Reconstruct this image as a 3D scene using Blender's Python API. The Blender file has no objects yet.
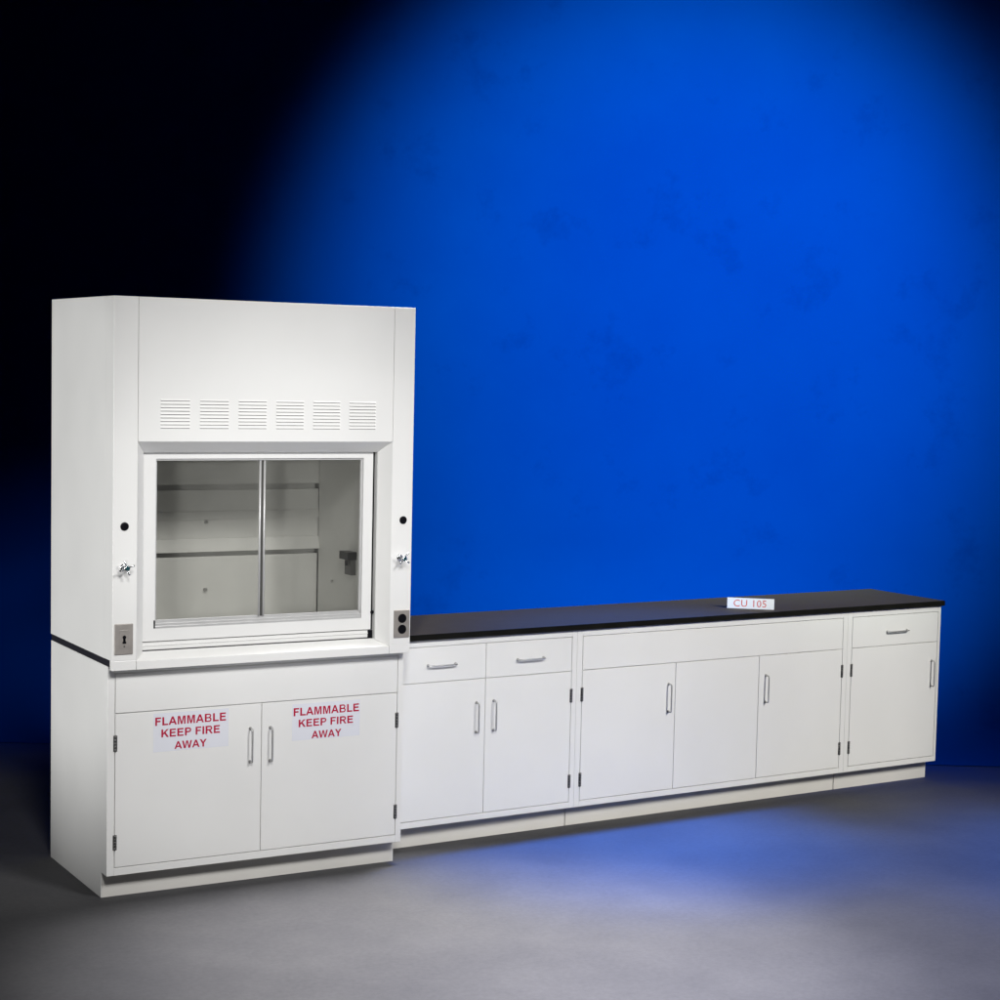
import bpy, bmesh, math, random
from mathutils import Vector, Matrix

S = 0.0254                      # everything below is measured in inches
sc = bpy.context.scene
COL = sc.collection
random.seed(4)

# ------------------------------------------------------------------ materials
def new_mat(name):
    m = bpy.data.materials.new(name); m.use_nodes = True
    nt = m.node_tree; b = nt.nodes['Principled BSDF']
    return m, nt, b

def paint(name, col, rough=0.38, spec=0.45, var=0.03, bump=0.03, scale=3.0, metal=0.0, bscale=260.0, coat=0.0, wave=0.0):
    m, nt, b = new_mat(name)
    b.inputs['Metallic'].default_value = metal
    b.inputs['Specular IOR Level'].default_value = spec
    b.inputs['Coat Weight'].default_value = coat
    b.inputs['Coat Roughness'].default_value = 0.15
    tc = nt.nodes.new('ShaderNodeTexCoord')
    n = nt.nodes.new('ShaderNodeTexNoise'); n.inputs['Scale'].default_value = scale; n.inputs['Detail'].default_value = 6
    nt.links.new(tc.outputs['Object'], n.inputs['Vector'])
    r = nt.nodes.new('ShaderNodeValToRGB')
    r.color_ramp.elements[0].position = 0.3; r.color_ramp.elements[1].position = 0.7
    r.color_ramp.elements[0].color = tuple(max(0, c*(1-var)) for c in col) + (1,)
    r.color_ramp.elements[1].color = tuple(min(1, c*(1+var)) for c in col) + (1,)
    nt.links.new(n.outputs['Fac'], r.inputs['Fac']); nt.links.new(r.outputs['Color'], b.inputs['Base Color'])
    mr = nt.nodes.new('ShaderNodeMapRange')
    mr.inputs['To Min'].default_value = rough*0.85; mr.inputs['To Max'].default_value = rough*1.15
    nt.links.new(n.outputs['Fac'], mr.inputs['Value']); nt.links.new(mr.outputs['Result'], b.inputs['Roughness'])
    if bump:
        n2 = nt.nodes.new('ShaderNodeTexNoise'); n2.inputs['Scale'].default_value = bscale; n2.inputs['Detail'].default_value = 2
        nt.links.new(tc.outputs['Object'], n2.inputs['Vector'])
        bp = nt.nodes.new('ShaderNodeBump'); bp.inputs['Strength'].default_value = bump; bp.inputs['Distance'].default_value = 0.002
        nt.links.new(n2.outputs['Fac'], bp.inputs['Height'])
        if wave:
            n3 = nt.nodes.new('ShaderNodeTexNoise'); n3.inputs['Scale'].default_value = 2.6; n3.inputs['Detail'].default_value = 1
            nt.links.new(tc.outputs['Object'], n3.inputs['Vector'])
            b3 = nt.nodes.new('ShaderNodeBump'); b3.inputs['Strength'].default_value = wave; b3.inputs['Distance'].default_value = 0.02
            nt.links.new(n3.outputs['Fac'], b3.inputs['Height']); nt.links.new(b3.outputs['Normal'], bp.inputs['Normal'])
        nt.links.new(bp.outputs['Normal'], b.inputs['Normal'])
    return m

WHITE = paint('white_powder_coat', (0.81, 0.81, 0.79), 0.30, 0.5, 0.02, 0.05, wave=0.35)
TOEW  = paint('toe_kick_shaded_paint', (0.69, 0.675, 0.635), 0.45, 0.4, 0.03, 0.04)  # same paint as the cabinets, with the toe recess shade mixed into the colour
SASHW = paint('sash_paint', (0.74, 0.74, 0.725), 0.3, 0.4, 0.01, 0.0)
LINER = paint('grey_liner', (0.72, 0.72, 0.705), 0.5, 0.35, 0.07, 0.05, 2.2)
DARK  = paint('slot_dark', (0.05, 0.05, 0.046), 0.6, 0.3, 0.1, 0)
EPOXY = paint('black_epoxy', (0.008, 0.008, 0.007), 0.6, 0.03, 0.2, 0.08, 14.0, bscale=500)
b_ = EPOXY.node_tree.nodes['Principled BSDF']; b_.inputs['Sheen Tint'].default_value = (1, 0.86, 0.62, 1); b_.inputs['Sheen Weight'].default_value = 0.26; b_.inputs['Sheen Roughness'].default_value = 0.35
SLAB  = paint('work_surface_epoxy', (0.014, 0.014, 0.02), 0.5, 0.3, 0.2, 0)
BLACK = paint('black_plastic', (0.004, 0.004, 0.006), 0.35, 0.2, 0.1, 0)
STEEL = paint('brushed_steel', (0.36, 0.335, 0.31), 0.42, 0.5, 0.08, 0.02, 30.0, metal=0.35)
NICKEL = paint('satin_nickel', (0.55, 0.55, 0.54), 0.35, 0.5, 0.05, 0, 30.0, metal=0.7)
HINGE = paint('dark_steel_hinge', (0.16, 0.16, 0.155), 0.35, 0.5, 0.1, 0, 30.0, metal=1.0)
CHROME = paint('chrome', (0.75, 0.77, 0.78), 0.1, 0.5, 0.02, 0, 30.0, metal=1.0)
TEAL  = paint('dark_teal_insert', (0.01, 0.05, 0.06), 0.3, 0.5, 0.1, 0)
ALU   = paint('aluminium_track', (0.56, 0.56, 0.555), 0.4, 0.5, 0.04, 0, 20.0, metal=0.35)
LABEL = paint('laminated_label', (0.76, 0.775, 0.83), 0.2, 0.5, 0.01, 0)
RED   = paint('crimson_ink', (0.44, 0.001, 0.042), 0.4, 0.3, 0.03, 0)
CARD  = paint('white_card', (0.95, 0.95, 0.95), 0.5, 0.3, 0.01, 0)
PINK  = paint('red_ink', (0.75, 0.12, 0.10), 0.5, 0.3, 0.03, 0)
SLOT  = paint('louvre_slot_shade', (0.10, 0.10, 0.095), 0.5, 0.3, 0.05, 0)
GREYB = paint('grey_box', (0.09, 0.09, 0.09), 0.45, 0.4, 0.1, 0)

def glass_mat():
    m = bpy.data.materials.new('sash_glass'); m.use_nodes = True
    nt = m.node_tree; nt.nodes.clear()
    o = nt.nodes.new('ShaderNodeOutputMaterial'); mx = nt.nodes.new('ShaderNodeMixShader')
    t = nt.nodes.new('ShaderNodeBsdfTransparent'); t.inputs['Color'].default_value = (0.85, 0.85, 0.835, 1)
    g = nt.nodes.new('ShaderNodeBsdfGlossy'); g.inputs['Roughness'].default_value = 0.02
    f = nt.nodes.new('ShaderNodeFresnel'); f.inputs['IOR'].default_value = 1.5
    nt.links.new(f.outputs['Fac'], mx.inputs['Fac']); nt.links.new(t.outputs[0], mx.inputs[1])
    nt.links.new(g.outputs[0], mx.inputs[2])
    d = nt.nodes.new('ShaderNodeBsdfDiffuse'); d.inputs['Color'].default_value = (0.8, 0.8, 0.77, 1)
    tc = nt.nodes.new('ShaderNodeTexCoord'); mp = nt.nodes.new('ShaderNodeMapping'); mp.inputs['Scale'].default_value = (6, 1, 4)
    n = nt.nodes.new('ShaderNodeTexNoise'); n.inputs['Scale'].default_value = 1.6; n.inputs['Detail'].default_value = 7; n.inputs['Roughness'].default_value = 0.65
    nt.links.new(tc.outputs['Object'], mp.inputs['Vector']); nt.links.new(mp.outputs['Vector'], n.inputs['Vector'])
    r = nt.nodes.new('ShaderNodeMapRange'); r.inputs['From Min'].default_value = 0.35; r.inputs['From Max'].default_value = 0.75
    r.inputs['To Min'].default_value = 0.008; r.inputs['To Max'].default_value = 0.03
    nt.links.new(n.outputs['Fac'], r.inputs['Value'])
    m2 = nt.nodes.new('ShaderNodeMixShader'); nt.links.new(r.outputs['Result'], m2.inputs['Fac'])
    nt.links.new(mx.outputs[0], m2.inputs[1]); nt.links.new(d.outputs[0], m2.inputs[2]); nt.links.new(m2.outputs[0], o.inputs['Surface'])
    return m
GLASS = glass_mat()

def backdrop_mat():
    m, nt, b = new_mat('blue_muslin')
    tc = nt.nodes.new('ShaderNodeTexCoord')
    n = nt.nodes.new('ShaderNodeTexNoise'); n.inputs['Scale'].default_value = 0.55; n.inputs['Detail'].default_value = 9; n.inputs['Roughness'].default_value = 0.62
    nt.links.new(tc.outputs['Object'], n.inputs['Vector'])
    r = nt.nodes.new('ShaderNodeValToRGB'); e = r.color_ramp.elements
    e[0].position = 0.30; e[0].color = (0.0, 0.0225, 0.208, 1)
    e[1].position = 0.70; e[1].color = (0.0, 0.029, 0.235, 1)
    nt.links.new(n.outputs['Fac'], r.inputs['Fac'])
    n2 = nt.nodes.new('ShaderNodeTexNoise'); n2.inputs['Scale'].default_value = 2.6; n2.inputs['Detail'].default_value = 8; n2.inputs['Roughness'].default_value = 0.7
    nt.links.new(tc.outputs['Object'], n2.inputs['Vector'])
    r2 = nt.nodes.new('ShaderNodeValToRGB'); e2 = r2.color_ramp.elements
    e2[0].position = 0.30; e2[0].color = (0.80, 0.82, 0.86, 1); e2[1].position = 0.44; e2[1].color = (1, 1, 1, 1)
    nt.links.new(n2.outputs['Fac'], r2.inputs['Fac'])
    mx = nt.nodes.new('ShaderNodeMix'); mx.data_type = 'RGBA'; mx.blend_type = 'MULTIPLY'; mx.inputs['Factor'].default_value = 1
    nt.links.new(r.outputs['Color'], mx.inputs['A']); nt.links.new(r2.outputs['Color'], mx.inputs['B'])
    nt.links.new(mx.outputs['Result'], b.inputs['Base Color'])
    b.inputs['Roughness'].default_value = 1.0; b.inputs['Specular IOR Level'].default_value = 0.0
    return m

def floor_mat():
    m, nt, b = new_mat('grey_studio_floor')
    tc = nt.nodes.new('ShaderNodeTexCoord')
    n = nt.nodes.new('ShaderNodeTexNoise'); n.inputs['Scale'].default_value = 1.3; n.inputs['Detail'].default_value = 9; n.inputs['Roughness'].default_value = 0.62
    nt.links.new(tc.outputs['Object'], n.inputs['Vector'])
    r = nt.nodes.new('ShaderNodeValToRGB'); e = r.color_ramp.elements
    e[0].position = 0.28; e[0].color = (0.058, 0.058, 0.063, 1)
    e[1].position = 0.72; e[1].color = (0.090, 0.089, 0.092, 1)
    nt.links.new(n.outputs['Fac'], r.inputs['Fac'])
    n2 = nt.nodes.new('ShaderNodeTexNoise'); n2.inputs['Scale'].default_value = 45; n2.inputs['Detail'].default_value = 8; n2.inputs['Roughness'].default_value = 0.75
    nt.links.new(tc.outputs['Object'], n2.inputs['Vector'])
    r2 = nt.nodes.new('ShaderNodeValToRGB'); e2 = r2.color_ramp.elements
    e2[0].position = 0.3; e2[0].color = (0.86, 0.86, 0.86, 1); e2[1].position = 0.7; e2[1].color = (1.1, 1.1, 1.1, 1)
    nt.links.new(n2.outputs['Fac'], r2.inputs['Fac'])
    mx = nt.nodes.new('ShaderNodeMix'); mx.data_type = 'RGBA'; mx.blend_type = 'MULTIPLY'; mx.inputs['Factor'].default_value = 1
    nt.links.new(r.outputs['Color'], mx.inputs['A']); nt.links.new(r2.outputs['Color'], mx.inputs['B'])
    # grey turns backdrop blue by depth: blue spill painted in, hiding the wall seam
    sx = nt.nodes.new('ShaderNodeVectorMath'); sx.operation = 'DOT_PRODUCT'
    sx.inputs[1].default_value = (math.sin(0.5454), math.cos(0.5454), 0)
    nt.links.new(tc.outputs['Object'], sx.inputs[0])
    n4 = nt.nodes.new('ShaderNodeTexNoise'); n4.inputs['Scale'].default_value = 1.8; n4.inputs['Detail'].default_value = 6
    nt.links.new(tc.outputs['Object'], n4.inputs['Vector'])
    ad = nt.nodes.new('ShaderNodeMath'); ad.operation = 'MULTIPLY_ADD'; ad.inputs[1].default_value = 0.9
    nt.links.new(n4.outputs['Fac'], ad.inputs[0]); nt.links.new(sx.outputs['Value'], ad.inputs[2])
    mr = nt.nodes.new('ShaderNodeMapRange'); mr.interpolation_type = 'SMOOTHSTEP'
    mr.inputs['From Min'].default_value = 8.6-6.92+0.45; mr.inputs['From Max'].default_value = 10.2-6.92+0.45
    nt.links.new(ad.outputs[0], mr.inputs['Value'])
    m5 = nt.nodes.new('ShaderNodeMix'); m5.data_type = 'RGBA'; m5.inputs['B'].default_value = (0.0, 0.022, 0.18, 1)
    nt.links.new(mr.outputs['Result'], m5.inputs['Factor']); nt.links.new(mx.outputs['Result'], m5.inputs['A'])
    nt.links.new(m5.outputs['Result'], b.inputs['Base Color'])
    bp = nt.nodes.new('ShaderNodeBump'); bp.inputs['Strength'].default_value = 0.15; bp.inputs['Distance'].default_value = 0.003
    nt.links.new(n2.outputs['Fac'], bp.inputs['Height']); nt.links.new(bp.outputs['Normal'], b.inputs['Normal'])
    b.inputs['Roughness'].default_value = 0.65; b.inputs['Specular IOR Level'].default_value = 0.12
    return m
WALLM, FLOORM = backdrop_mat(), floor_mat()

# ------------------------------------------------------------------ geometry helpers
class MB:
    """collects polygons (inches) for ONE mesh"""
    def __init__(s): s.v = []; s.f = []; s.mi = []; s.sm = []
    def add(s, vs, fs, mi=0, sm=False):
        k = len(s.v); s.v += [tuple(v) for v in vs]
        for f in fs: s.f.append([i+k for i in f]); s.mi.append(mi); s.sm.append(sm)
    def box(s, x0, x1, y0, y1, z0, z1, mi=0):
        s.add([(x0,y0,z0),(x1,y0,z0),(x1,y1,z0),(x0,y1,z0),(x0,y0,z1),(x1,y0,z1),(x1,y1,z1),(x0,y1,z1)],
              [(0,3,2,1),(4,5,6,7),(0,1,5,4),(1,2,6,5),(2,3,7,6),(3,0,4,7)], mi)
        return s
    def hexa(s, v, mi=0):       # 8 corners, ordered like box
        s.add(v, [(0,3,2,1),(4,5,6,7),(0,1,5,4),(1,2,6,5),(2,3,7,6),(3,0,4,7)], mi); return s
    def prism(s, poly, axis, a, b, mi=0):   # poly in the two other axes
        def P(p, t):
            return {'x': (t, p[0], p[1]), 'y': (p[0], t, p[1]), 'z': (p[0], p[1], t)}[axis]
        n = len(poly)
        s.add([P(p, a) for p in poly]+[P(p, b) for p in poly],
              [tuple(range(n)), tuple(range(2*n-1, n-1, -1))]+[(i, i+n, (i+1) % n+n, (i+1) % n) for i in range(n)], mi)
        return s
    def tube(s, pts, r, seg=12, mi=0, cap=True):
        pts = [Vector(p) for p in pts]; rings = []
        rr = r if isinstance(r, (list, tuple)) else [r]*len(pts)
        vs = []; up = None
        for i, p in enumerate(pts):
            t = (pts[min(i+1, len(pts)-1)]-pts[max(i-1, 0)]).normalized()
            if up is None:
                up = Vector((0, 0, 1)) if abs(t.z) < 0.9 else Vector((1, 0, 0))
            a = (up-t*up.dot(t)).normalized(); c = t.cross(a); up = a
            for k in range(seg):
                q = 2*math.pi*k/seg
                vs.append(p+(a*math.cos(q)+c*math.sin(q))*rr[i])
        fs = []
        for i in range(len(pts)-1):
            for k in range(seg):
                k2 = (k+1) % seg
                fs.append((i*seg+k, i*seg+k2, (i+1)*seg+k2, (i+1)*seg+k))
        s.add(vs, fs, mi, True)
        if cap:
            k = len(s.v)-len(vs)
            s.f.append([k+i for i in range(seg)][::-1]); s.mi.append(mi); s.sm.append(False)
            e = k+(len(pts)-1)*seg
            s.f.append([e+i for i in range(seg)]); s.mi.append(mi); s.sm.append(False)
        return s
    def build(s, name, mat, parent=None, origin=None, bevel=0.0, seg=2):
        """origin: frame position (inches) of the thing the mesh belongs to"""
        o0 = Vector(origin) if origin is not None else (Vector(parent['_o']) if parent else Vector((0, 0, 0)))
        me = bpy.data.meshes.new(name)
        me.from_pydata([tuple((Vector(v)-o0)*S) for v in s.v], [], s.f)
        for m in (mat if isinstance(mat, (list, tuple)) else [mat]): me.materials.append(m)
        for p, mi, sm in zip(me.polygons, s.mi, s.sm): p.material_index = mi; p.use_smooth = sm
        bm = bmesh.new(); bm.from_mesh(me); bmesh.ops.recalc_face_normals(bm, faces=bm.faces); bm.to_mesh(me); bm.free()
        ob = bpy.data.objects.new(name, me); COL.objects.link(ob)
        if parent: ob.parent = parent
        ob['_o'] = tuple(o0)
        if bevel:
            b = ob.modifiers.new('edge', 'BEVEL'); b.width = bevel*S; b.segments = seg; b.limit_method = 'ANGLE'
            b.angle_limit = math.radians(35); b.harden_normals = False
        return ob

HOOD = (Matrix.Identity(4))
ROT = 0.0379
RUN = Matrix.Translation(Vector((48, 6.717, 0))*S) @ Matrix.Rotation(ROT, 4, 'Z')

def thing(name, label, cat, origin, frame, group=None):
    e = bpy.data.objects.new(name, None); COL.objects.link(e)
    e.empty_display_size = 0.2
    e.matrix_world = frame @ Matrix.Translation(Vector(origin)*S)
    e['_o'] = tuple(origin); e['label'] = label; e['category'] = cat
    if group: e['group'] = group
    return e

def glyphs(txt, x0, x1, z0, z1, y, bold=0.0, thick=0.012):
    """writing as thin raised letters facing -Y, fitted to a rectangle; returns (verts, faces)"""
    cu = bpy.data.curves.new('writing', 'FONT'); cu.body = txt; cu.size = 1.0; cu.offset = bold; cu.resolution_u = 3
    cu.space_character = 1.06
    ob = bpy.data.objects.new('writing', cu); COL.objects.link(ob)
    dg = bpy.context.evaluated_depsgraph_get(); dg.update()
    me = bpy.data.meshes.new_from_object(ob.evaluated_get(dg))
    vs = [v.co.copy() for v in me.vertices]; fs = [tuple(p.vertices) for p in me.polygons]
    bpy.data.objects.remove(ob); bpy.data.curves.remove(cu); bpy.data.meshes.remove(me)
    ax, bx = min(v.x for v in vs), max(v.x for v in vs); az, bz = min(v.y for v in vs), max(v.y for v in vs)
    out = [(x0+(v.x-ax)/(bx-ax)*(x1-x0), y-thick, z0+(v.y-az)/(bz-az)*(z1-z0)) for v in vs]
    return out, fs

def _arc(cx, cz, rx, rz, t, a0=-90, a1=90, n=10):
    q = []
    for k in range(n):
        u, v = math.radians(a0+(a1-a0)*k/n), math.radians(a0+(a1-a0)*(k+1)/n)
        P_ = lambda a, dx: (cx+(rx-dx)*math.cos(a), cz+(rz-dx)*math.sin(a))
        q.append([P_(u, 0), P_(v, 0), P_(v, t), P_(u, t)])
    return q
def _r(x0, x1, z0, z1): return [(x0, z0), (x1, z0), (x1, z1), (x0, z1)]
T = 0.225; TH = 0.185
BOLD = {   # heavy grotesque capitals, cap height 1: (advance, polygons)
 'F': (0.85, [_r(.1, .1+T, 0, 1), _r(.1+T, .80, 1-TH, 1), _r(.1+T, .73, .42, .42+TH)]),
 'L': (0.85, [_r(.1, .1+T, 0, 1), _r(.1+T, .81, 0, TH)]),
 'E': (0.93, [_r(.1, .1+T, 0, 1), _r(.1+T, .85, 1-TH, 1), _r(.1+T, .80, .43, .43+TH), _r(.1+T, .87, 0, TH)]),
 'I': (0.39, [_r(.095, .095+T, 0, 1)]),
 'A': (1.01, [[(0, 0), (.22, 0), (.61, 1), (.40, 1)], [(.79, 0), (1.01, 0), (.61, 1), (.505, .74)], _r(.26, .75, .22, .22+TH)]),
 'M': (1.16, [_r(.1, .29, 0, 1), _r(.87, 1.06, 0, 1), [(.29, 1), (.40, 1), (.58, .30), (.49, 0), (.29, .79)], [(.87, 1), (.76, 1), (.58, .30), (.49, 0), (.67, 0), (.87, .79)]]),
 'K': (1.01, [_r(.1, .1+T, 0, 1), [(.3, .27), (.3, .53), (.74, 1), (1.0, 1), (.57, .56)], [(.76, 0), (1.02, 0), (.57, .68), (.42, .51)]]),
 'P': (0.93, [_r(.1, .1+T, 0, 1), _r(.3, .58, 1-TH, 1), _r(.3, .58, .38, .38+TH)] + _arc(.57, .69, .31, .31, .175)),
 'R': (1.01, [_r(.1, .1+T, 0, 1), _r(.3, .62, 1-TH, 1), _r(.3, .62, .40, .40+TH), [(.76, 0), (1.0, 0), (.70, .44), (.48, .42)]] + _arc(.62, .70, .30, .30, .175)),
 'B': (1.01, [_r(.1, .1+T, 0, 1), _r(.3, .62, 1-.155, 1), _r(.3, .64, .435, .585), _r(.3, .64, 0, .155)] + _arc(.61, .74, .27, .26, .155) + _arc(.63, .292, .30, .292, .165)),
 'W': (1.32, [[(0, 1), (.215, 1), (.40, .28), (.385, 0), (.255, 0)], [(.385, 0), (.40, .28), (.55, 1), (.66, 1), (.66, .74), (.48, 0)], [(.935, 0), (.92, .28), (.77, 1), (.66, 1), (.66, .74), (.84, 0)], [(1.32, 1), (1.105, 1), (.92, .28), (.935, 0), (1.065, 0)]]),
 'Y': (0.93, [_r(.365, .365+T, 0, .45), [(0, 1), (.24, 1), (.475, .62), (.475, .40), (.365, .42)], [(.93, 1), (.69, 1), (.455, .62), (.455, .40), (.565, .42)]]),
 ' ': (0.39, [])}
def block(txt, x0, x1, z0, z1, y):
    w = sum(BOLD[c][0] for c in txt); vs, fs = [], []; u = 0; k = 0
    for c in txt:
        for p in BOLD[c][1]:
            k += 1; yy = y-0.004-0.0012*(k % 5)
            i = len(vs); vs += [(x0+(u+a)/w*(x1-x0), yy, z0+b*(z1-z0)) for a, b in p]; fs.append(tuple(range(i, i+len(p))))
        u += BOLD[c][0]
    return vs, fs

# ------------------------------------------------------------------ camera
cam_d = bpy.data.cameras.new('camera'); cam = bpy.data.objects.new('camera', cam_d); COL.objects.link(cam)
CP = Vector((-84.8936, -267.0534, 79.8726)); yaw, pit, rol = 0.5454, -0.076637, 0.024192
f = Vector((math.sin(yaw)*math.cos(pit), math.cos(yaw)*math.cos(pit), math.sin(pit)))
rt = Vector((math.cos(yaw), -math.sin(yaw), 0)); up = rt.cross(f)
r2 = math.cos(rol)*rt+math.sin(rol)*up; u2 = -math.sin(rol)*rt+math.cos(rol)*up
M = Matrix((r2, u2, -f)).transposed().to_4x4(); M.translation = CP*S
cam.matrix_world = M
cam_d.sensor_width = 36; cam_d.sensor_fit = 'HORIZONTAL'; cam_d.lens = 36*1886.486/1000
cam_d.shift_x = -(563.995-500)/1000; cam_d.shift_y = (513.937-500)/1000
cam_d.clip_end = 100; cam_d.clip_start = 0.1
sc.camera = cam

# ------------------------------------------------------------------ setting: floor and blue backdrop
FH = Vector((math.sin(yaw), math.cos(yaw), 0)); RH = Vector((math.cos(yaw), -math.sin(yaw), 0))
def at(lat, dep, z):            # inches along the camera's level right / forward directions
    return Vector((CP.x, CP.y, 0))+RH*lat+FH*dep+Vector((0, 0, z))
fl = MB(); n = 24
for (a, b_) in ((-420, 420),):
    p = [at(-420, -60, 0), at(520, -60, 0), at(520, 427, 0), at(-420, 427, 0)]
    fl.add(p, [(0, 1, 2, 3)])
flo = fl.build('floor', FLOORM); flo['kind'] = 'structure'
bd = MB(); prof = [(385, 0.16)]
R = 40; D = 430
for i in range(13):
    a = math.pi/2*i/12; prof.append((D-R+R*math.sin(a), 0.2+R*(1-math.cos(a))))
prof.append((D, 330))
vs = []
for lat in (-420, 520):
    for (d, z) in prof: vs.append(at(lat, d, z))
N = len(prof)
bd.add(vs, [(i, i+1, N+i+1, N+i) for i in range(N-1)], 0, True)
bdo = bd.build('backdrop', WALLM); bdo['kind'] = 'structure'

# ------------------------------------------------------------------ small repeated parts
def pull(parent, x, y, z, L, vertical, first=[None]):
    """wire pull: two posts and a bar"""
    r = 0.135; d = 1.0 if vertical else 0.85; c = 0.28
    P = []
    ends = [(-L/2), (L/2)]
    def q(t, dd): return (x, y-dd, z+t) if vertical else (x+t, y-dd, z)
    P.append(q(ends[0], 0)); P.append(q(ends[0], d-c))
    for k in range(1, 5):
        a = math.pi/2*k/4; P.append(q(ends[0]+c*(1-math.cos(a)), d-c+c*math.sin(a)))
    for k in range(0, 5):
        a = math.pi/2*k/4; P.append(q(ends[1]-c+c*math.sin(a), d-c+c*math.cos(a)))
    P.append(q(ends[1], 0))
    m = MB().tube(P, r, 12)
    for e in ends:
        m.tube([q(e, 0), q(e, 0.1)], 0.26, 14)
    return m.build('handle', NICKEL, parent)

def hinge(parent, x, y, z0, z1):
    m = MB()
    n = 5; h = (z1-z0)/n
    for k in range(n):
        m.tube([(x, y-0.06, z0+k*h+0.02), (x, y-0.06, z0+(k+1)*h-0.02)], 0.17, 12)
    m.tube([(x, y-0.06, z0-0.06), (x, y-0.06, z1+0.06)], 0.1, 10)
    m.box(x-0.3, x+0.3, y-0.03, y+0.05, z0, z1)
    return m.build('hinge', HINGE, parent)

def warning_label(parent, x0, x1, z0, z1, rows, y=-0.012):
    m = MB().box(x0, x1, y, y+0.011, z0, z1)
    for t, a, b, c, d in rows:
        v, fc = block(t, a-0.1, b+0.05, c, d, y)
        m.add(v, fc, 1)
    return m.build('warning_label', [LABEL, RED], parent)

G = 0.05   # half of the gap between fronts
def carcass(root, x0, x1, depth, L, Rr, ztop=35.0, toe_d=2.66, toe_h=3.83, left_panel=False):
    """sheet metal cabinet body with a recessed face; fronts sit flush in the frame"""
    t = 0.12
    m = MB()
    m.box(x0, x0+t, 0.8, depth, toe_h, ztop); m.box(x1-t, x1, 0.8, depth, toe_h, ztop)
    m.box(x0+t, x1-t, depth-t, depth, toe_h, ztop)
    m.box(x0+t, x1-t, 0.85, depth-t, toe_h, toe_h+t)
    m.box(x0, x0+L[0]-x0-G, 0, 0.8, toe_h, ztop)                       # stiles
    m.box(Rr+G, x1, 0, 0.8, toe_h, ztop)
    m.box(L[0]-G, Rr+G, 0, 0.8, toe_h, 4.9-G)                         # bottom rail
    m.box(L[0]-G, Rr+G, 0, 0.8, 33.8+G, ztop)                         # top rail
    b = m.build('cabinet_body', WHITE, root, bevel=0.05)
    MB().box(L[0]-G+.001, Rr+G-.001, 0.32, 0.38, 4.9-G+.001, 33.8+G-.001).build('frame_backing', WHITE, root)
    tk = MB().box(x0+0.1, x1-0.05, toe_d, toe_d+0.2, 0, toe_h)
    tk.box(x0+0.1, x0+0.3, toe_d+0.2, depth-0.1, 0, toe_h); tk.box(x1-0.25, x1-0.05, toe_d+0.2, depth-0.1, 0, toe_h)
    tk.build('toe_kick', TOEW, root, bevel=0.04)
    return b

def front(root, name, x0, x1, z0, z1):
    return MB().box(x0+G, x1-G, -0.01, 0.30, z0+G, z1-G).build(name, WHITE, root, bevel=0.07, seg=3)

# ------------------------------------------------------------------ flammables base cabinet under the hood
bc = thing('base_cabinet', 'wide white base cabinet under the fume hood, two doors with red warning labels', 'cabinet', (24, 15, 0), HOOD)
m = MB(); t = 0.12; x0, x1 = 0, 48; zt = 35.0; dp = 28.86
m.prism([(0.8, 3.83), (2.66, 3.83), (2.66, 0), (dp, 0), (dp, zt), (0.8, zt)], 'x', 0, t)
m.prism([(0.8, 3.83), (2.66, 3.83), (2.66, 0), (dp, 0), (dp, zt), (0.8, zt)], 'x', 48-t, 48)
m.box(t, 48-t, dp-t, dp, 0, zt); m.box(t, 48-t, 0.82, dp-t, 3.83, 3.95)
m.box(0, 1.15-G, 0, 0.8, 3.83, zt); m.box(47.0+G, 48, 0, 0.8, 3.83, zt)
m.box(1.15-G, 47+G, 0, 0.8, 3.83, 5.0-G); m.box(1.15-G, 47+G, 0, 0.8, 33.9+G, zt)
m.build('cabinet_body', WHITE, bc, bevel=0.05)
MB().box(1.15-G+.001, 47+G-.001, 0.32, 0.38, 5.0-G+.001, 33.9+G-.001).build('frame_backing', WHITE, bc)
MB().box(0.13, 47.87, 2.66, 2.86, 0, 3.8).build('toe_kick', TOEW, bc, bevel=0.03)
front(bc, 'front_panel', 1.15, 47.0, 27.98, 33.9)
d1 = front(bc, 'door', 1.15, 24.04, 5.0, 27.96); d2 = front(bc, 'door', 24.04, 47.0, 5.0, 27.96)
pull(d1, 22.2, 0, 21.6, 5.1, True); pull(d2, 25.45, 0, 21.5, 5.1, True)
for z0, z1 in ((22.35, 24.75), (7.65, 9.9)):
    hinge(d1, 1.2, 0, z0, z1); hinge(d2, 46.95, 0, z0, z1)
ROWS = ('FLAMMABLE', 'KEEP FIRE', 'AWAY')
warning_label(d1, 6.95, 18.7, 21.75, 27.55, [(ROWS[0], 7.2, 18.3, 25.7, 26.95), (ROWS[1], 8.15, 17.35, 23.9, 25.1), (ROWS[2], 10.3, 15.2, 22.0, 23.15)], -0.024)
warning_label(d2, 29.05, 40.5, 21.65, 27.35, [(ROWS[0], 29.25, 40.35, 25.5, 26.75), (ROWS[1], 30.1, 39.35, 23.72, 24.9), (ROWS[2], 32.4, 37.3, 21.8, 22.95)], -0.024)

# ------------------------------------------------------------------ fume hood
fh = thing('fume_hood', 'tall white fume hood with glass sash standing on the cabinet with red warning labels', 'fume hood', (24, 14, 35), HOOD)
FW = -2.05; HH = 88.79; DH = 29.02
ws = MB().box(0.06, 47.94, -0.75, 28.9, 35.02, 36.02)
ws.build('work_surface', SLAB, fh, bevel=0.05)
# outer shell
m = MB(); t = 0.12; zb = 36.04
for xa, xb in ((0, t), (48-t, 48)):
    m.box(xa, xb, 1.6, DH, zb, HH)
m.box(t, 48-t, DH-t, DH, zb, HH); m.box(t, 48-t, 1.7, DH-t, HH-t, HH)
m.build('hood_body', WHITE, fh)
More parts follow.
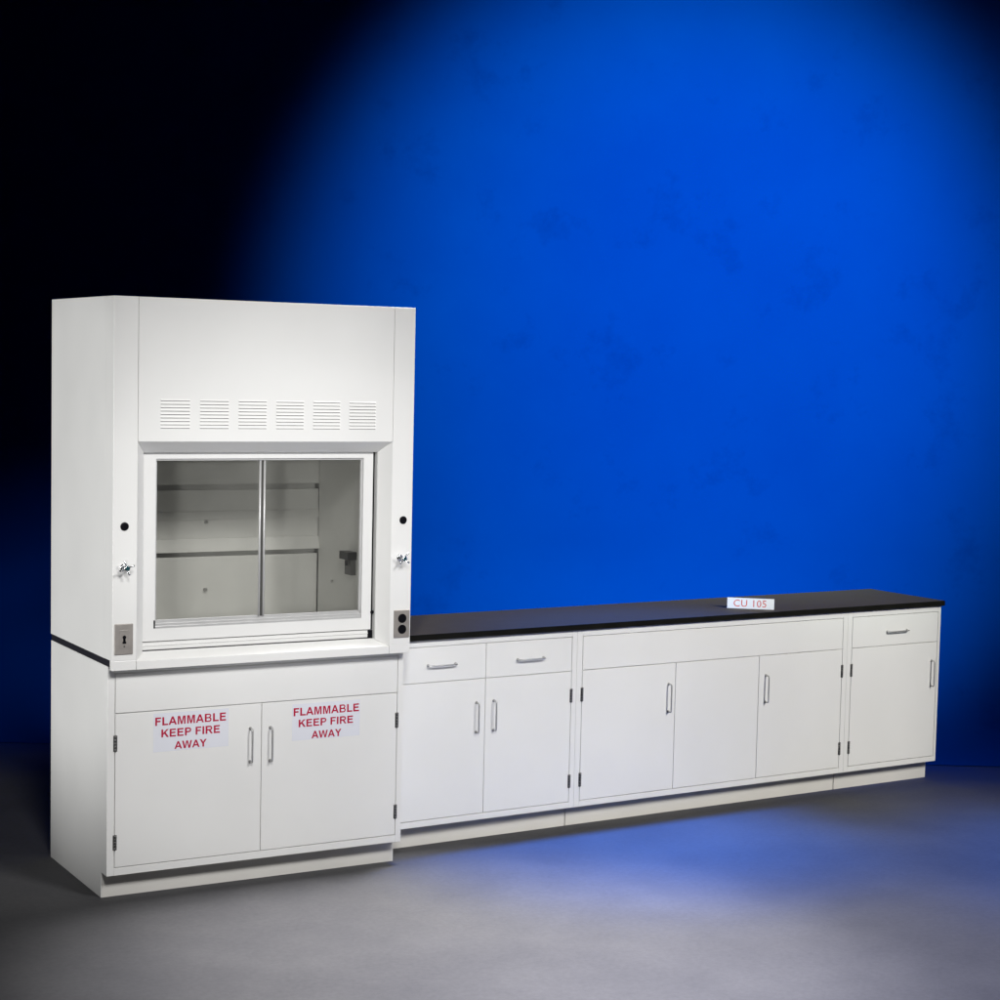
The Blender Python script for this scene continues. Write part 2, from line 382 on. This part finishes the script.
# front posts with 45 degree returns toward the sash
ZT, ZB = 67.95, 35.85; YI = 0.0; XI0, XI1 = 5.2, 42.85; ZTI, ZBI = 66.25, 36.75
def post(xo, xf, xi, sgn):
    m = MB()
    a, b_ = (xo, xf-0.02*sgn)
    # flat front strip (folded sheet, returns back along the hood's side)
    ys = 1.6
    m.prism([(xo, ys), (xo, FW+0.0), (xf-0.02*sgn, FW), (xf-0.02*sgn, ys)], 'z', zb, HH)
    m.prism([(xo, -0.95), (xo, FW+0.0), (xf-0.02*sgn, FW), (xf-0.02*sgn, -0.95)], 'z', 34.64, zb)
    # slanted return between the mitres
    x_a, x_b = xf-0.02*sgn, xi
    v = [(x_a, FW, ZB), (x_b, YI, ZBI), (x_b, ys, ZBI), (x_a, ys, ZB),
         (x_a, FW, ZT), (x_b, YI, ZTI), (x_b, ys, ZTI), (x_a, ys, ZT)]
    m.hexa(v)
    return m.build('side_post', WHITE, fh, bevel=0.05)
p1 = post(0, 3.62, XI0, 1); p2 = post(48, 44.42, XI1, -1)
# upper front panel and its slanted soffit
m = MB()
m.prism([(FW, ZT), (FW, HH), (0.9, HH), (0.9, ZT)], 'x', 3.66, 44.38)
m.hexa([(XI0, YI, ZTI), (XI1, YI, ZTI), (XI1, 0.9, ZTI), (XI0, 0.9, ZTI), (3.66, FW, ZT), (44.38, FW, ZT), (44.38, 0.9, ZT), (3.66, 0.9, ZT)])
fp = m.build('front_panel', WHITE, fh, bevel=0.04)
# airfoil sill and apron below the sash
m = MB()
m.box(3.66, 44.38, FW, -1.0, 34.66, ZB)
m.hexa([(3.66, FW, ZB), (44.38, FW, ZB), (44.38, 1.5, ZB), (3.66, 1.5, ZB), (3.66, FW, ZB+0.02), (44.38, FW, ZB+0.02), (XI1, YI+0.6, ZBI+0.1), (XI0, YI+0.6, ZBI+0.1)])
m.build('sill', WHITE, fh, bevel=0.06, seg=3)
# six vents with nine louvres each
for k in range(6):
    xa = 6.9+k*5.995; v = MB()
    for j in range(9):
        z = 74.05-0.4985*j
        v.add([(xa, FW-0.005, z+0.08), (xa+4.62, FW-0.005, z+0.08), (xa+4.5, FW-0.10, z-0.13), (xa+.12, FW-0.10, z-0.13),
               (xa+0.12, FW-0.005, z-0.13), (xa+4.5, FW-0.005, z-0.13)], [(0, 3, 2, 1), (3, 4, 5, 2), (0, 4, 3), (1, 2, 5), (0, 1, 5, 4)])
        v.box(xa+0.1, xa+4.52, FW-0.006, FW+0.01, z-0.22, z-0.13, 1)  # dark strip paints the shade of the pierced slot
    v.build('vent', [WHITE, SLOT], fp)

# sash: white frame, aluminium channels, two sliding panes
YS = 0.55
sash = MB()
sx0, sx1, gx0, gx1 = 5.35, 43.1-0.75, 7.25, 40.75
gz0, gz1 = 40.15, 65.3
sz0, sz1 = 38.3, 66.7
for (a, b_, c, d) in ((sx0, gx0, sz0, sz1), (gx1, sx1, sz0, sz1), (gx0, gx1, sz0, gz0), (gx0, gx1, gz1, sz1)):
    sash.box(a, b_, YS, YS+1.2, c, d)
so = sash.build('sash', SASHW, fh)
lower = MB().box(5.3, 42.9, YS+0.3, YS+0.9, 36.98, 38.16)
lower.box(5.3, 42.9, YS+0.14, YS+0.3, 37.6, 37.75)
lower.build('bottom_rail', SASHW, so, bevel=0.05)
MB().box(5.35, 42.3, YS+0.5, YS+0.8, 36.3, 38.4).build('gap_shade', GREYB, so)  # dark strip standing in for shade in the gaps around the rail
al = MB()
al.box(gx0, gx1, YS+0.05, YS+1.0, gz0, gz0+0.35); al.box(gx0, gx1, YS+0.3, YS+1.0, gz0+0.35, gz0+0.75)
al.box(gx0, gx1, YS+0.55, YS+1.0, gz0+.75, gz0+1.2)
al.box(gx0, gx1, YS+0.2, YS+1.0, gz1-0.3, gz1)
al.box(gx0, gx0+0.3, YS+0.4, YS+1.0, gz0+1.2, gz1-0.3); al.box(gx1-0.35, gx1, YS+0.3, YS+1.0, gz0+1.2, gz1-0.3)
al.build('sash_track', ALU, so, bevel=0.03)
MB().box(gx0+0.3, 24.4, YS+0.78, YS+0.84, gz0+1.0, gz1-0.2).build('glass_pane', GLASS, so)
MB().box(23.9, gx1-0.3, YS+0.6, YS+0.66, gz0+1.0, gz1-0.2).build('glass_pane', GLASS, so)
mu = MB(); mu.tube([(23.75, YS+0.45, gz0+1.1), (23.75, YS+0.45, gz1-0.2)], 0.17, 12); mu.tube([(24.45, YS+0.45, gz0+1.1), (24.45, YS+0.45, gz1-0.2)], 0.17, 12)
mu.box(23.75, 24.45, YS+0.48, YS+0.58, gz0+1.1, gz1-0.2, 1)
mu.build('pane_edge', [ALU, DARK], so)
# dark guide channel and stops beside the sash
gch = MB().box(42.36, 42.9, YS+0.5, YS+1.4, 36.7, 66.3); gch.box(42.0, 42.7, YS+0.02, YS+0.5, 36.85, 38.15); gch.tube([(42.55, YS-0.1, 41.0), (42.55, YS+0.3, 41.0)], 0.3, 12)
gch.build('sash_guide', BLACK, fh)
g2 = MB().box(7.05, 7.27, YS-0.03, YS+0.02, 40.2, 41.4)
g2.build('sash_stop', BLACK, so)

# interior liner
li = MB(); y0 = 2.0; B = 22.0; xl, xr = 5.2, 42.75; zc = 72
li.box(xl-0.2, xl, y0, B, 36.1, zc); li.box(xr, xr+0.2, y0, B, 36.1, zc)
li.box(xl, xr, y0, B, zc-0.2, zc); li.box(xl, xr, -0.5, B+3, 36.03, 36.12)
li.build('liner', LINER, fh)
MB().box(xl-0.2, xr+0.2, B+2.2, B+2.4, 36.1, zc).build('liner_back', LINER, fh)
bf = MB()
bf.box(xl, xr, B+0.5, B+0.7, 36.9, 48.25); bf.hexa([(xl, B-0.55, 49.1), (xr, B-0.55, 49.1), (xr, B+0.3, 49.1), (xl, B+0.3, 49.1), (xl, B+0.1, 51.2), (xr, B+0.1, 51.2), (xr, B+0.3, 51.2), (xl, B+0.3, 51.2)]); bf.box(xl, xr, B+0.2, B+0.4, 51.2, 59.05); bf.box(xl, xr, B+0.1, B+0.3, 59.95, zc-0.2)
bf.hexa([(xl, B-0.15, 54.3), (xr, B-0.15, 54.3), (xr, B+0.2, 54.3), (xl, B+0.2, 54.3), (xl, B+0.1, 55.6), (xr, B+0.1, 55.6), (xr, B+0.2, 55.6), (xl, B+0.2, 55.6)])
bfo = bf.build('baffle', LINER, fh, bevel=0.04)
for zz in (53.9, 42.9):
    MB().tube([(23.1, B-0.1, zz), (23.1, B+0.25 if zz > 50 else B+0.55, zz)], 0.28, 14).build('baffle_screw', NICKEL, bfo)
ob = MB(); ob.box(41.9, 42.75, 7.2, 9.6, 46.1, 48.6, 1); ob.box(41.2, 42.75, 6.9, 10.2, 48.6, 49.85)
ob.tube([(41.6, 8.4, 48.4), (41.6, 8.4, 47.6)], 0.25, 10)
ob.build('service_fixture', [BLACK, GREYB], fh)
MB().tube([(42.72, 16, 44.2), (42.4, 16, 44.2)], 0.22, 12).build('wall_plug', NICKEL, fh)

# plug buttons, cross-handle service valves, wall plates
for x in (1.71, 46.43):
    b = MB().tube([(x, FW+0.02, 55.67), (x, FW-0.1, 55.67), (x, FW-0.16, 55.67)], [0.62, 0.62, 0.5], 24)
    b.tube([(x, FW-0.15, 55.67), (x, FW-0.2, 55.67)], 0.22, 14)
    b.build('plug_button', BLACK, fh)
for x, ang in ((1.62, 0.35), (45.95, 0.9)):
    z = 49.75
    v = MB(); v.tube([(x, FW+0.02, z), (x, FW-0.18, z), (x, FW-0.24, z)], [0.52, 0.52, 0.36], 24)
    v.tube([(x, FW-0.2, z), (x, FW-1.5, z)], 0.2, 12)
    vo = v.build('service_valve', CHROME, fh)
    h = MB(); h.tube([(x, FW-1.15, z), (x, FW-1.3, z), (x, FW-1.75, z), (x, FW-1.85, z)], [0.3, 0.42, 0.42, 0.3], 18)
    for q in range(4):
        a = ang+q*math.pi/2; c, s_ = math.cos(a), math.sin(a)
        h.tube([(x+0.2*c, FW-1.5, z+0.2*s_), (x+0.8*c, FW-1.55, z+0.8*s_), (x+1.12*c, FW-1.6, z+1.12*s_)], [0.13, 0.11, 0.15], 10)
    ho = h.build('cross_handle', CHROME, vo)
    MB().tube([(x, FW-1.83, z), (x, FW-1.92, z)], 0.3, 16).build('index_button', TEAL, vo)
def plate(x0, x1, z0, z1):
    return MB().box(x0, x1, FW-0.2, FW+0.01, z0, z1)
sp = plate(0.28, 3.05, 37.0, 41.5).build('switch_plate', STEEL, fh, bevel=0.13, seg=3)
xm, zm = 1.72, 39.25
k = MB().box(xm-0.17, xm+0.17, FW-0.24, FW-0.19, zm-0.5, zm+0.3)
k.tube([(xm, FW-0.19, zm+0.3), (xm, FW-0.245, zm+0.3)], 0.27, 14); k.box(xm-0.27, xm+0.27, FW-0.245, FW-0.19, zm-0.62, zm-0.35)
k.build('switch_slot', BLACK, sp)
k = MB().box(xm-0.75, xm+0.75, FW-0.235, FW-0.19, zm-1.35, zm+1.35); k.build('switch_bezel', STEEL, sp, bevel=0.04)
sp['label'] = 'steel plate with a keyhole-like slot'
MB().tube([(xm, FW-0.235, zm-1.05), (xm, FW-0.27, zm-1.05)], 0.11, 10).build('plate_screw', HINGE, sp)
bpy.data.objects['switch_slot'].location.y -= 0.05*S
op = plate(45.1, 47.82, 37.1, 41.5).build('outlet_plate', STEEL, fh, bevel=0.13, seg=3)
op['label'] = 'steel plate with two round black receptacles'
xm, zm = 46.5, 39.3
for dz in (-0.86, 0.86):
    MB().tube([(xm, FW-0.19, zm+dz), (xm, FW-0.25, zm+dz)], 0.72, 24).build('receptacle', BLACK, op)
MB().tube([(xm, FW-0.19, zm), (xm, FW-0.235, zm)], 0.1, 10).build('plate_screw', NICKEL, op)

# ------------------------------------------------------------------ run of base cabinets to the right
J = (0.35, 37.47, 99.68, 124.09); DC = 20.3
c1 = thing('base_cabinet', 'white cabinet with two drawers over two doors, next to the fume hood', 'cabinet', (18.9, 10, 0), RUN, 'cabinets under the long black countertop')
carcass(c1, J[0], J[1]-0.03, DC, (1.8,), 36.4)
a = front(c1, 'drawer', 1.8, 19.1, 27.85, 33.8); b = front(c1, 'drawer', 19.1, 36.4, 27.85, 33.8)
pull(a, 10.55, 0, 30.7, 5.2, False); pull(b, 27.9, 0, 30.6, 5.2, False)
a = front(c1, 'door', 1.8, 19.1, 4.9, 27.85); b = front(c1, 'door', 19.1, 36.4, 4.9, 27.85)
pull(a, 17.35, 0, 21.35, 5.0, True); pull(b, 20.75, 0, 21.4, 5.0, True)
for z0, z1 in ((22.4, 24.75), (7.4, 9.7)): hinge(b, 36.42, 0, z0, z1); hinge(a, 1.8, 0, z0, z1)
c2 = thing('base_cabinet', 'widest white cabinet in the middle of the countertop run, plain long panel over three doors', 'cabinet', (68.5, 10, 0), RUN, 'cabinets under the long black countertop')
carcass(c2, J[1], J[2]-0.03, DC, (38.65,), 98.5)
front(c2, 'top_panel', 38.65, 98.5, 27.85, 33.8)
a = front(c2, 'door', 38.65, 58.9, 4.9, 27.85); front(c2, 'door', 58.9, 78.13, 4.9, 27.85)['label'] = 'middle door without a handle'
b = front(c2, 'door', 78.13, 98.5, 4.9, 27.85)
pull(a, 57.35, 0, 21.6, 5.0, True); pull(b, 79.75, 0, 21.6, 5.0, True)
for z0, z1 in ((22.4, 24.8), (7.4, 9.8)): hinge(a, 38.67, 0, z0, z1); hinge(b, 98.52, 0, z0, z1)
c3 = thing('base_cabinet', 'narrow white cabinet at the far right end, one drawer over one door', 'cabinet', (112, 10, 0), RUN, 'cabinets under the long black countertop')
carcass(c3, J[2], J[3], DC, (100.85,), 123.4)
a = front(c3, 'drawer', 100.85, 123.4, 27.85, 33.8); pull(a, 112.4, 0, 30.6, 5.2, False)
a = front(c3, 'door', 100.85, 123.4, 4.9, 27.85); pull(a, 121.9, 0, 21.6, 5.0, True)
for z0, z1 in ((22.4, 24.8), (7.4, 9.8)): hinge(a, 100.9, 0, z0, z1)

ct = MB().box(0.1, 124.45, -0.68, 20.9, 35.01, 36.0).build('countertop', EPOXY, None, (62, 10, 35), bevel=0.07)
ct.matrix_world = RUN @ Matrix.Translation(Vector((62, 10, 35))*S)
ct['label'] = 'long black countertop over the three cabinets right of the hood'; ct['category'] = 'countertop'

# folded card standing on the countertop
ca = math.radians(-41.5); L = 8.75; H = 1.95
CB = RUN @ Matrix.Translation(Vector((75.97, 7.36, 36.01))*S) @ Matrix.Rotation(ca, 4, 'Z')
m = MB(); th = 0.04; lean = 0.45
def leaf(ya, yb):
    d = 1 if yb > ya else -1
    m.hexa([(0, ya, 0), (L, ya, 0), (L, ya+th*d, 0), (0, ya+th*d, 0), (0, yb, H), (L, yb, H), (L, yb+th*d, H), (0, yb+th*d, H)])
leaf(0, lean)
leaf(2*lean+0.1, lean+0.1)
v, fc = glyphs('CU 105', 1.2, 7.3, 0.35, 1.62, 0, bold=0.0, thick=0)
def onleaf(p): return (p[0], p[2]/H*lean-0.012, p[2])
m.add([onleaf(p) for p in v], fc, 1)
card = m.build('sign_card', [CARD, PINK], None, (0, 0, 0))
card.matrix_world = CB
card['label'] = 'small white folded card with red lettering standing on the black countertop'; card['category'] = 'sign'

for o in bpy.data.objects:
    if '_o' in o: del o['_o']

# ------------------------------------------------------------------ lights (unseen spots added to light each area)
w = bpy.data.worlds.new('World'); sc.world = w; w.use_nodes = True
w.node_tree.nodes['Background'].inputs[0].default_value = (0, 0, 0, 1); w.node_tree.nodes['Background'].inputs[1].default_value = 0.0

def spot(name, pos, target, power, cone, blend, size=0.3, col=(1, 1, 1)):
    l = bpy.data.lights.new(name, 'SPOT'); l.energy = power; l.spot_size = math.radians(cone); l.spot_blend = blend
    l.shadow_soft_size = size; l.color = col
    o = bpy.data.objects.new(name, l); COL.objects.link(o); o.location = pos
    o.rotation_euler = (Vector(target)-Vector(pos)).to_track_quat('-Z', 'Y').to_euler()
    return o
def P(lat, dep, z): return tuple(at(lat/S, dep/S, z/S)*S)      # metres, camera-aligned floor coordinates
#LIGHTS
spot('backdrop_spot', P(0.60, 3.5, 6.2), P(0.61, 10.9, 2.30), 7100, 35, 0.80, 0.2, (0.84, 1.12, 0.95))
spot('backdrop_right_spot', P(1.1, 3.5, 6.2), P(0.98, 10.9, 2.30), 1700, 26, 1.0, 0.2, (0.5, 0.10, 1.0))
spot('hood_spot', (2.2, -6.0, 5.15), (0.67, 0, 1.16), 1150, 22.5, 0.18, 0.7, (1, 0.99, 0.985))
spot('hood_left_spot', (-1.4, -6.2, 5.15), (0.73, 0, 1.12), 1040, 22.5, 0.18, 0.7, (1, 0.99, 0.985))
spot('window_fill_spot', (-2.9, -6.4, 1.9), (0.65, 0, 1.38), 880, 12, 1.0, 0.4)  # added low front fill, brightens the hood interior through the sash
spot('run_spot', (4.5, -6.0, 4.2), (3.35, 0.25, 0.42), 1940, 27, 0.4, 0.8, (1, 0.975, 0.925))
spot('side_spot', (-5.5, 0.38, 0.95), (0.0, 0.42, 1.38), 980, 26, 0.22, 0.4)
spot('floor_spot', P(-0.1, 7.75, 4.9), P(-0.22, 6.25, 0), 3800, 38, 1.0, 0.3, (1, 0.98, 1))
spot('floor_blue_spot', P(0.50, 8.9, 4.6), P(0.36, 7.98, 0), 4700, 30, 1.0, 0.2, (0.03, 0.20, 1.0))
spot('floor_right_spot', P(1.3, 7.8, 4.5), P(1.15, 6.0, 0), 1800, 46, 1.0, 0.3, (0.72, 0.74, 1.0))
spot('floor_edge_spot', P(2.3, 9.3, 4.4), P(2.2, 7.9, 0), 1900, 30, 1.0, 0.3, (0.03, 0.19, 1.0))
#END

# ------------------------------------------------------------------ render settings
sc.render.engine = 'CYCLES'
sc.view_settings.view_transform = 'Standard'; sc.view_settings.look = 'None'
sc.view_settings.exposure = 0; sc.view_settings.gamma = 1; sc.view_settings.use_curve_mapping = False
sc.cycles.max_bounces = 8; sc.cycles.transparent_max_bounces = 12
